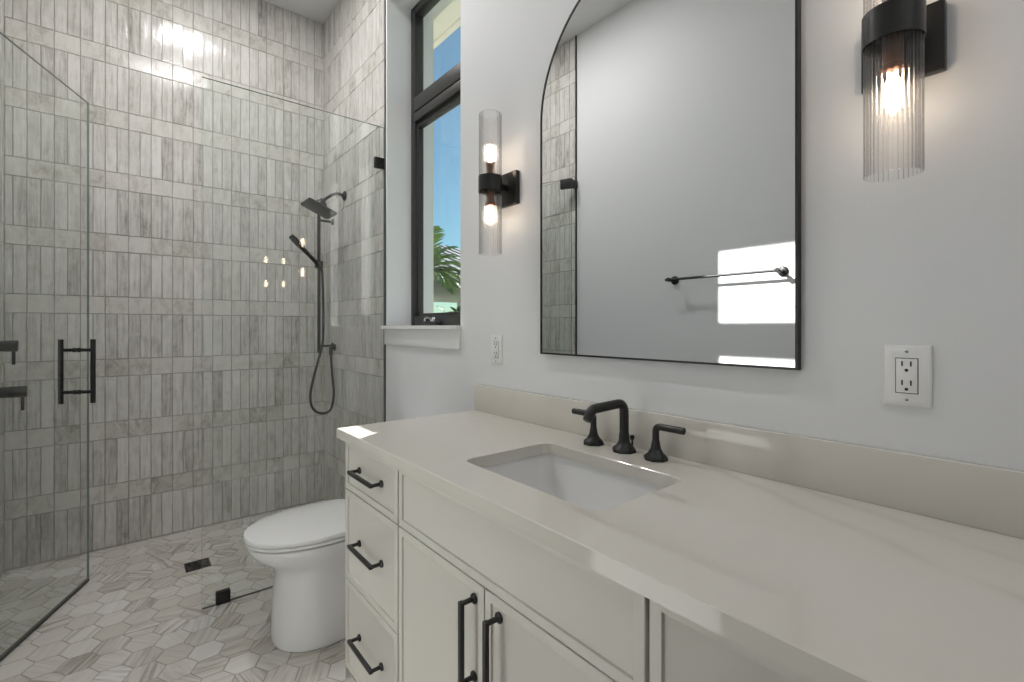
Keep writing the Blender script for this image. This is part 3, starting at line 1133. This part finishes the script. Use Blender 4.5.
# ------------------------------------------------------------------ towel bar on the opposite wall
TB = thing('towel_bar', (LX, 1.31, 1.525), 'black towel bar on the white wall opposite, seen in the mirror', 'towel bar')
xb_ = LX + 0.068
for y in (1.008, 1.624):
    b = MB()
    b.lathe([(0.026, 0.0003), (0.026, 0.007), (0.022, 0.010), (0.012, 0.012)], (LX, y, 1.525), (1, 0, 0), 24)
    b.lathe([(0.0095, 0.010), (0.0095, 0.068)], (LX, y, 1.525), (1, 0, 0), 16)
    b.lathe([(0.0125, 0.056), (0.0125, 0.080), (0.011, 0.082)], (LX, y, 1.525), (1, 0, 0), 18)
    b.build('post', M['black'], TB)
MB().tube([(xb_, 0.985, 1.525), (xb_, 1.648, 1.525)], 0.0075, 14).build('bar', M['black'], TB)

# ------------------------------------------------------------------ recessed ceiling lights: the shower one, and three added unseen for fill
labels = ['round recessed ceiling light at the far end behind the camera', 'round recessed ceiling light over the vanity floor',
          'round recessed ceiling light near the toilet', 'round recessed ceiling light over the shower floor']
for (x, y, k, spread), lb in zip(CANS, labels):
    o = thing('recessed_downlight', (x, y, CZ), lb, 'ceiling light', 'recessed ceiling lights')
    n = 36
    def cring(r, z):
        return [(x + r * math.cos(2 * PI * i / n), y + r * math.sin(2 * PI * i / n), z) for i in range(n)]
    b = MB()
    b.loft([cring(0.085, CZ - 0.0003), cring(0.085, CZ - 0.004), cring(0.082, CZ - 0.006), cring(0.066, CZ - 0.003), cring(0.066, CZ - 0.0003)], close=True)
    b.build('trim_ring', M['trimpaint'], o)
    b = MB()
    b.loft([cring(0.065, CZ - 0.0003), cring(0.065, CZ - 0.002)])
    b.build('lens', M['lens'], o)
    ld = bpy.data.lights.new('downlight_lamp', 'AREA')
    ld.shape = 'DISK'
    ld.size = 0.13
    ld.energy = CAN_WATTS * k
    ld.spread = R(spread)
    ld.color = (1.0, 0.985, 0.985)
    lo = bpy.data.objects.new('downlight_lamp', ld)
    COL.objects.link(lo)
    lo.parent = o
    lo.location = (0, 0, -0.012)

# ------------------------------------------------------------------ outside
struct('ground', MB().box(OUT + 0.01, 60, -40, 80, -0.40, -0.25), M['lawn'], 'lawn outside the window', 0)
b = MB()
b.box(OUT - 0.005, 2.0, -1.5, 6.0, 3.60, 3.64)
b.box(1.985, 2.03, -1.5, 6.0, 3.58, 3.78)
struct('roof_eave', b, M['soffit'], 'cream soffit and edge of the roof overhang seen through the top of the window', 0)
struct('wall_outside', MB().box(OUT, OUT + 0.012, -1.5, WY0, -0.25, 3.6).box(OUT, OUT + 0.012, WY1, 6.0, -0.25, 3.6)
       .box(OUT, OUT + 0.012, WY0, WY1, -0.25, WZ0).box(OUT, OUT + 0.012, WY0, WY1, WZ1, 3.6), M['stucco'], 'pale stucco on the outer face of the window wall', 0)

# garden pavilion: a low hip roof of metal sheets on posts
NH = thing('garden_pavilion', (11, 20.5, -0.25), 'open pavilion with grey metal hip roof on posts outside the window', 'pavilion')
hx0, hx1, hy0, hy1 = 5.0, 17.0, 15.0, 26.0
for px_ in (hx0 + 0.3, 11.0, hx1 - 0.3):
    for py_ in (hy0 + 0.3, 20.5, hy1 - 0.3):
        if (px_, py_) != (11.0, 20.5):
            MB().box(px_ - 0.14, px_ + 0.14, py_ - 0.14, py_ + 0.14, -0.25, 2.85, 0.02).box(px_ - 0.2, px_ + 0.2, py_ - 0.2, py_ + 0.2, -0.25, 0.0, 0.02).build('post', M['stucco'], NH)
b = MB()
ov = 0.7
e0 = [(hx0 - ov, hy0 - ov), (hx1 + ov, hy0 - ov), (hx1 + ov, hy1 + ov), (hx0 - ov, hy1 + ov)]
rdg = [(hx0 + 4.5, hy0 + 5.5), (hx1 - 4.5, hy0 + 5.5), (hx1 - 4.5, hy1 - 5.5), (hx0 + 4.5, hy1 - 5.5)]
b.loft([[(x, y, 3.10) for x, y in e0], [(x, y, 3.16) for x, y in e0], [(x, y, 5.3) for x, y in rdg]])
ROOF = b
b = MB()
b.loft([[(x, y, 2.84) for x, y in e0], [(x, y, 3.105) for x, y in e0]])
b.build('fascia', M['fascia'], NH, 0)
b = ROOF
for k in range(26):   # standing seams on the slope that faces the window
    x = hx0 - ov + 0.2 + k * 0.5
    xr = min(max(x, rdg[0][0]), rdg[1][0])
    tt = 1.0 if rdg[0][0] <= x <= rdg[1][0] else 0.0
    if tt == 0.0:
        f = (x - e0[0][0]) / (rdg[0][0] - e0[0][0]) if x < rdg[0][0] else (e0[1][0] - x) / (e0[1][0] - rdg[1][0])
    else:
        f = 1.0
    y1_ = e0[0][1] + (rdg[0][1] - e0[0][1]) * f
    z1_ = 3.16 + (5.3 - 3.16) * f
    b.tube([(x, e0[0][1], 3.175), (x, y1_, z1_ + 0.015)], 0.022, 6)
b.build('roof', M['roof'], NH, 0)


def frond(root, az, el, length, droop, w, m, parent, name='frond', nleaf=26):
    """arching midrib with paired narrow leaflets"""
    b = MB()
    d = Vector((math.cos(az), math.sin(az), 0))
    pts = []
    for i in range(13):
        t = i / 12
        a = el - droop * t
        if i == 0:
            pts.append(Vector(root))
        else:
            pts.append(pts[-1] + (d * math.cos(a) + Vector((0, 0, math.sin(a)))) * (length / 12))
    b.tube(pts, [0.018 * (1 - 0.8 * i / 12) for i in range(13)], 6)
    s = Vector((-d.y, d.x, 0))
    for k in range(nleaf):
        t = 0.10 + 0.9 * k / (nleaf - 1)
        f = t * 12
        i = min(11, int(f))
        p = pts[i].lerp(pts[i + 1], f - i)
        tg = (pts[i + 1] - pts[i]).normalized()
        ll = w * math.sin(PI * (0.12 + 0.85 * t)) ** 0.7
        for sg in (-1, 1):
            dirv = (s * sg * 0.85 + tg * 0.75 + Vector((0, 0, -0.18 + rng.uniform(-0.1, 0.15)))).normalized()
            tip = p + dirv * ll
            wv = tg * 0.016
            vs = [b.bm.verts.new(q) for q in (p - wv, p + wv, tip.lerp(p, 0.45) + wv * 1.1 + Vector((0, 0, 0.012)), tip, tip.lerp(p, 0.45) - wv * 1.1)]
            b.bm.faces.new(vs)
    return b.build(name, m, parent, 0)


def palm(loc, crown_z, nfr, length, label, seed):
    global rng
    rng = random.Random(seed)
    o = thing('palm_tree', loc, label, 'palm', 'palms outside the window')
    x, y, z = loc
    b = MB()
    b.tube([(x, y, z), (x + 0.05, y, z + (crown_z - z) * 0.5), (x, y, crown_z)], [0.13, 0.10, 0.08], 14)
    b.build('trunk', M['trunk'], o)
    for k in range(nfr):
        az = 2 * PI * k / nfr * 1.0 + rng.uniform(-0.2, 0.2) + (0.4 if k % 2 else 0)
        el = R(rng.choice([85, 70, 58, 44, 30, 12])) + rng.uniform(-0.1, 0.1)
        frond((x, y, crown_z), az, el, length * rng.uniform(0.85, 1.1), R(75), length * 0.34, M['frond'], o)


palm((4.42, 8.0, -0.25), 2.28, 30, 0.98, 'bright green palm nearest the window, its crown against the sky', 3)
palm((9.2, 12.6, -0.25), 1.75, 16, 1.15, 'small palm in front of the open pavilion under its eave', 5)


def shrub(loc, h, n, label, seed):
    r_ = random.Random(seed)
    o = thing('garden_shrub', loc, label, 'shrub', 'broad leaved shrubs outside the window')
    x, y, z = loc
    b = MB()
    lf = MB()
    for k in range(n):
        az = 2 * PI * k / n + r_.uniform(-0.3, 0.3)
        sp = r_.uniform(0.05, 0.45)
        top = Vector((x + sp * math.cos(az), y + sp * math.sin(az), z + h * r_.uniform(0.55, 1.0)))
        mid = Vector((x + sp * 0.3 * math.cos(az), y + sp * 0.3 * math.sin(az), z + (top.z - z) * 0.55))
        b.tube([(x, y, z), mid, top], [0.02, 0.014, 0.008], 6)
        for q in range(3):
            d = Vector((math.cos(az + q * 0.9 - 0.9), math.sin(az + q * 0.9 - 0.9), r_.uniform(0.2, 0.9))).normalized()
            L_, W_ = r_.uniform(0.28, 0.42), r_.uniform(0.06, 0.09)
            s = d.cross(Vector((0, 0, 1))).normalized()
            base = top - Vector((0, 0, 0.12 * q))
            ctr = [base + d * L_ * t - Vector((0, 0, 0.10 * t * t)) for t in (0, 0.3, 0.65, 1.0)]
            ws = [0.01, W_, W_ * 0.8, 0.005]
            rowl = [lf.bm.verts.new(c_ - s * w_) for c_, w_ in zip(ctr, ws)]
            rowc = [lf.bm.verts.new(c_ - Vector((0, 0, 0.015))) for c_ in ctr]
            rowr = [lf.bm.verts.new(c_ + s * w_) for c_, w_ in zip(ctr, ws)]
            for i in range(3):
                lf.bm.faces.new((rowl[i], rowc[i], rowc[i + 1], rowl[i + 1]))
                lf.bm.faces.new((rowc[i], rowr[i], rowr[i + 1], rowc[i + 1]))
    b.build('stem', M['trunk'], o)
    lf.build('foliage', M['leaf'], o, 0)


shrub((5.5, 9.6, -0.25), 1.85, 16, 'dark broad leaved shrub at lower left of the window view', 11)
shrub((7.1, 11.2, -0.25), 1.95, 16, 'dark broad leaved shrub at lower right of the window view', 12)

for o in list(bpy.data.objects):
    if '_org' in o:
        del o['_org']
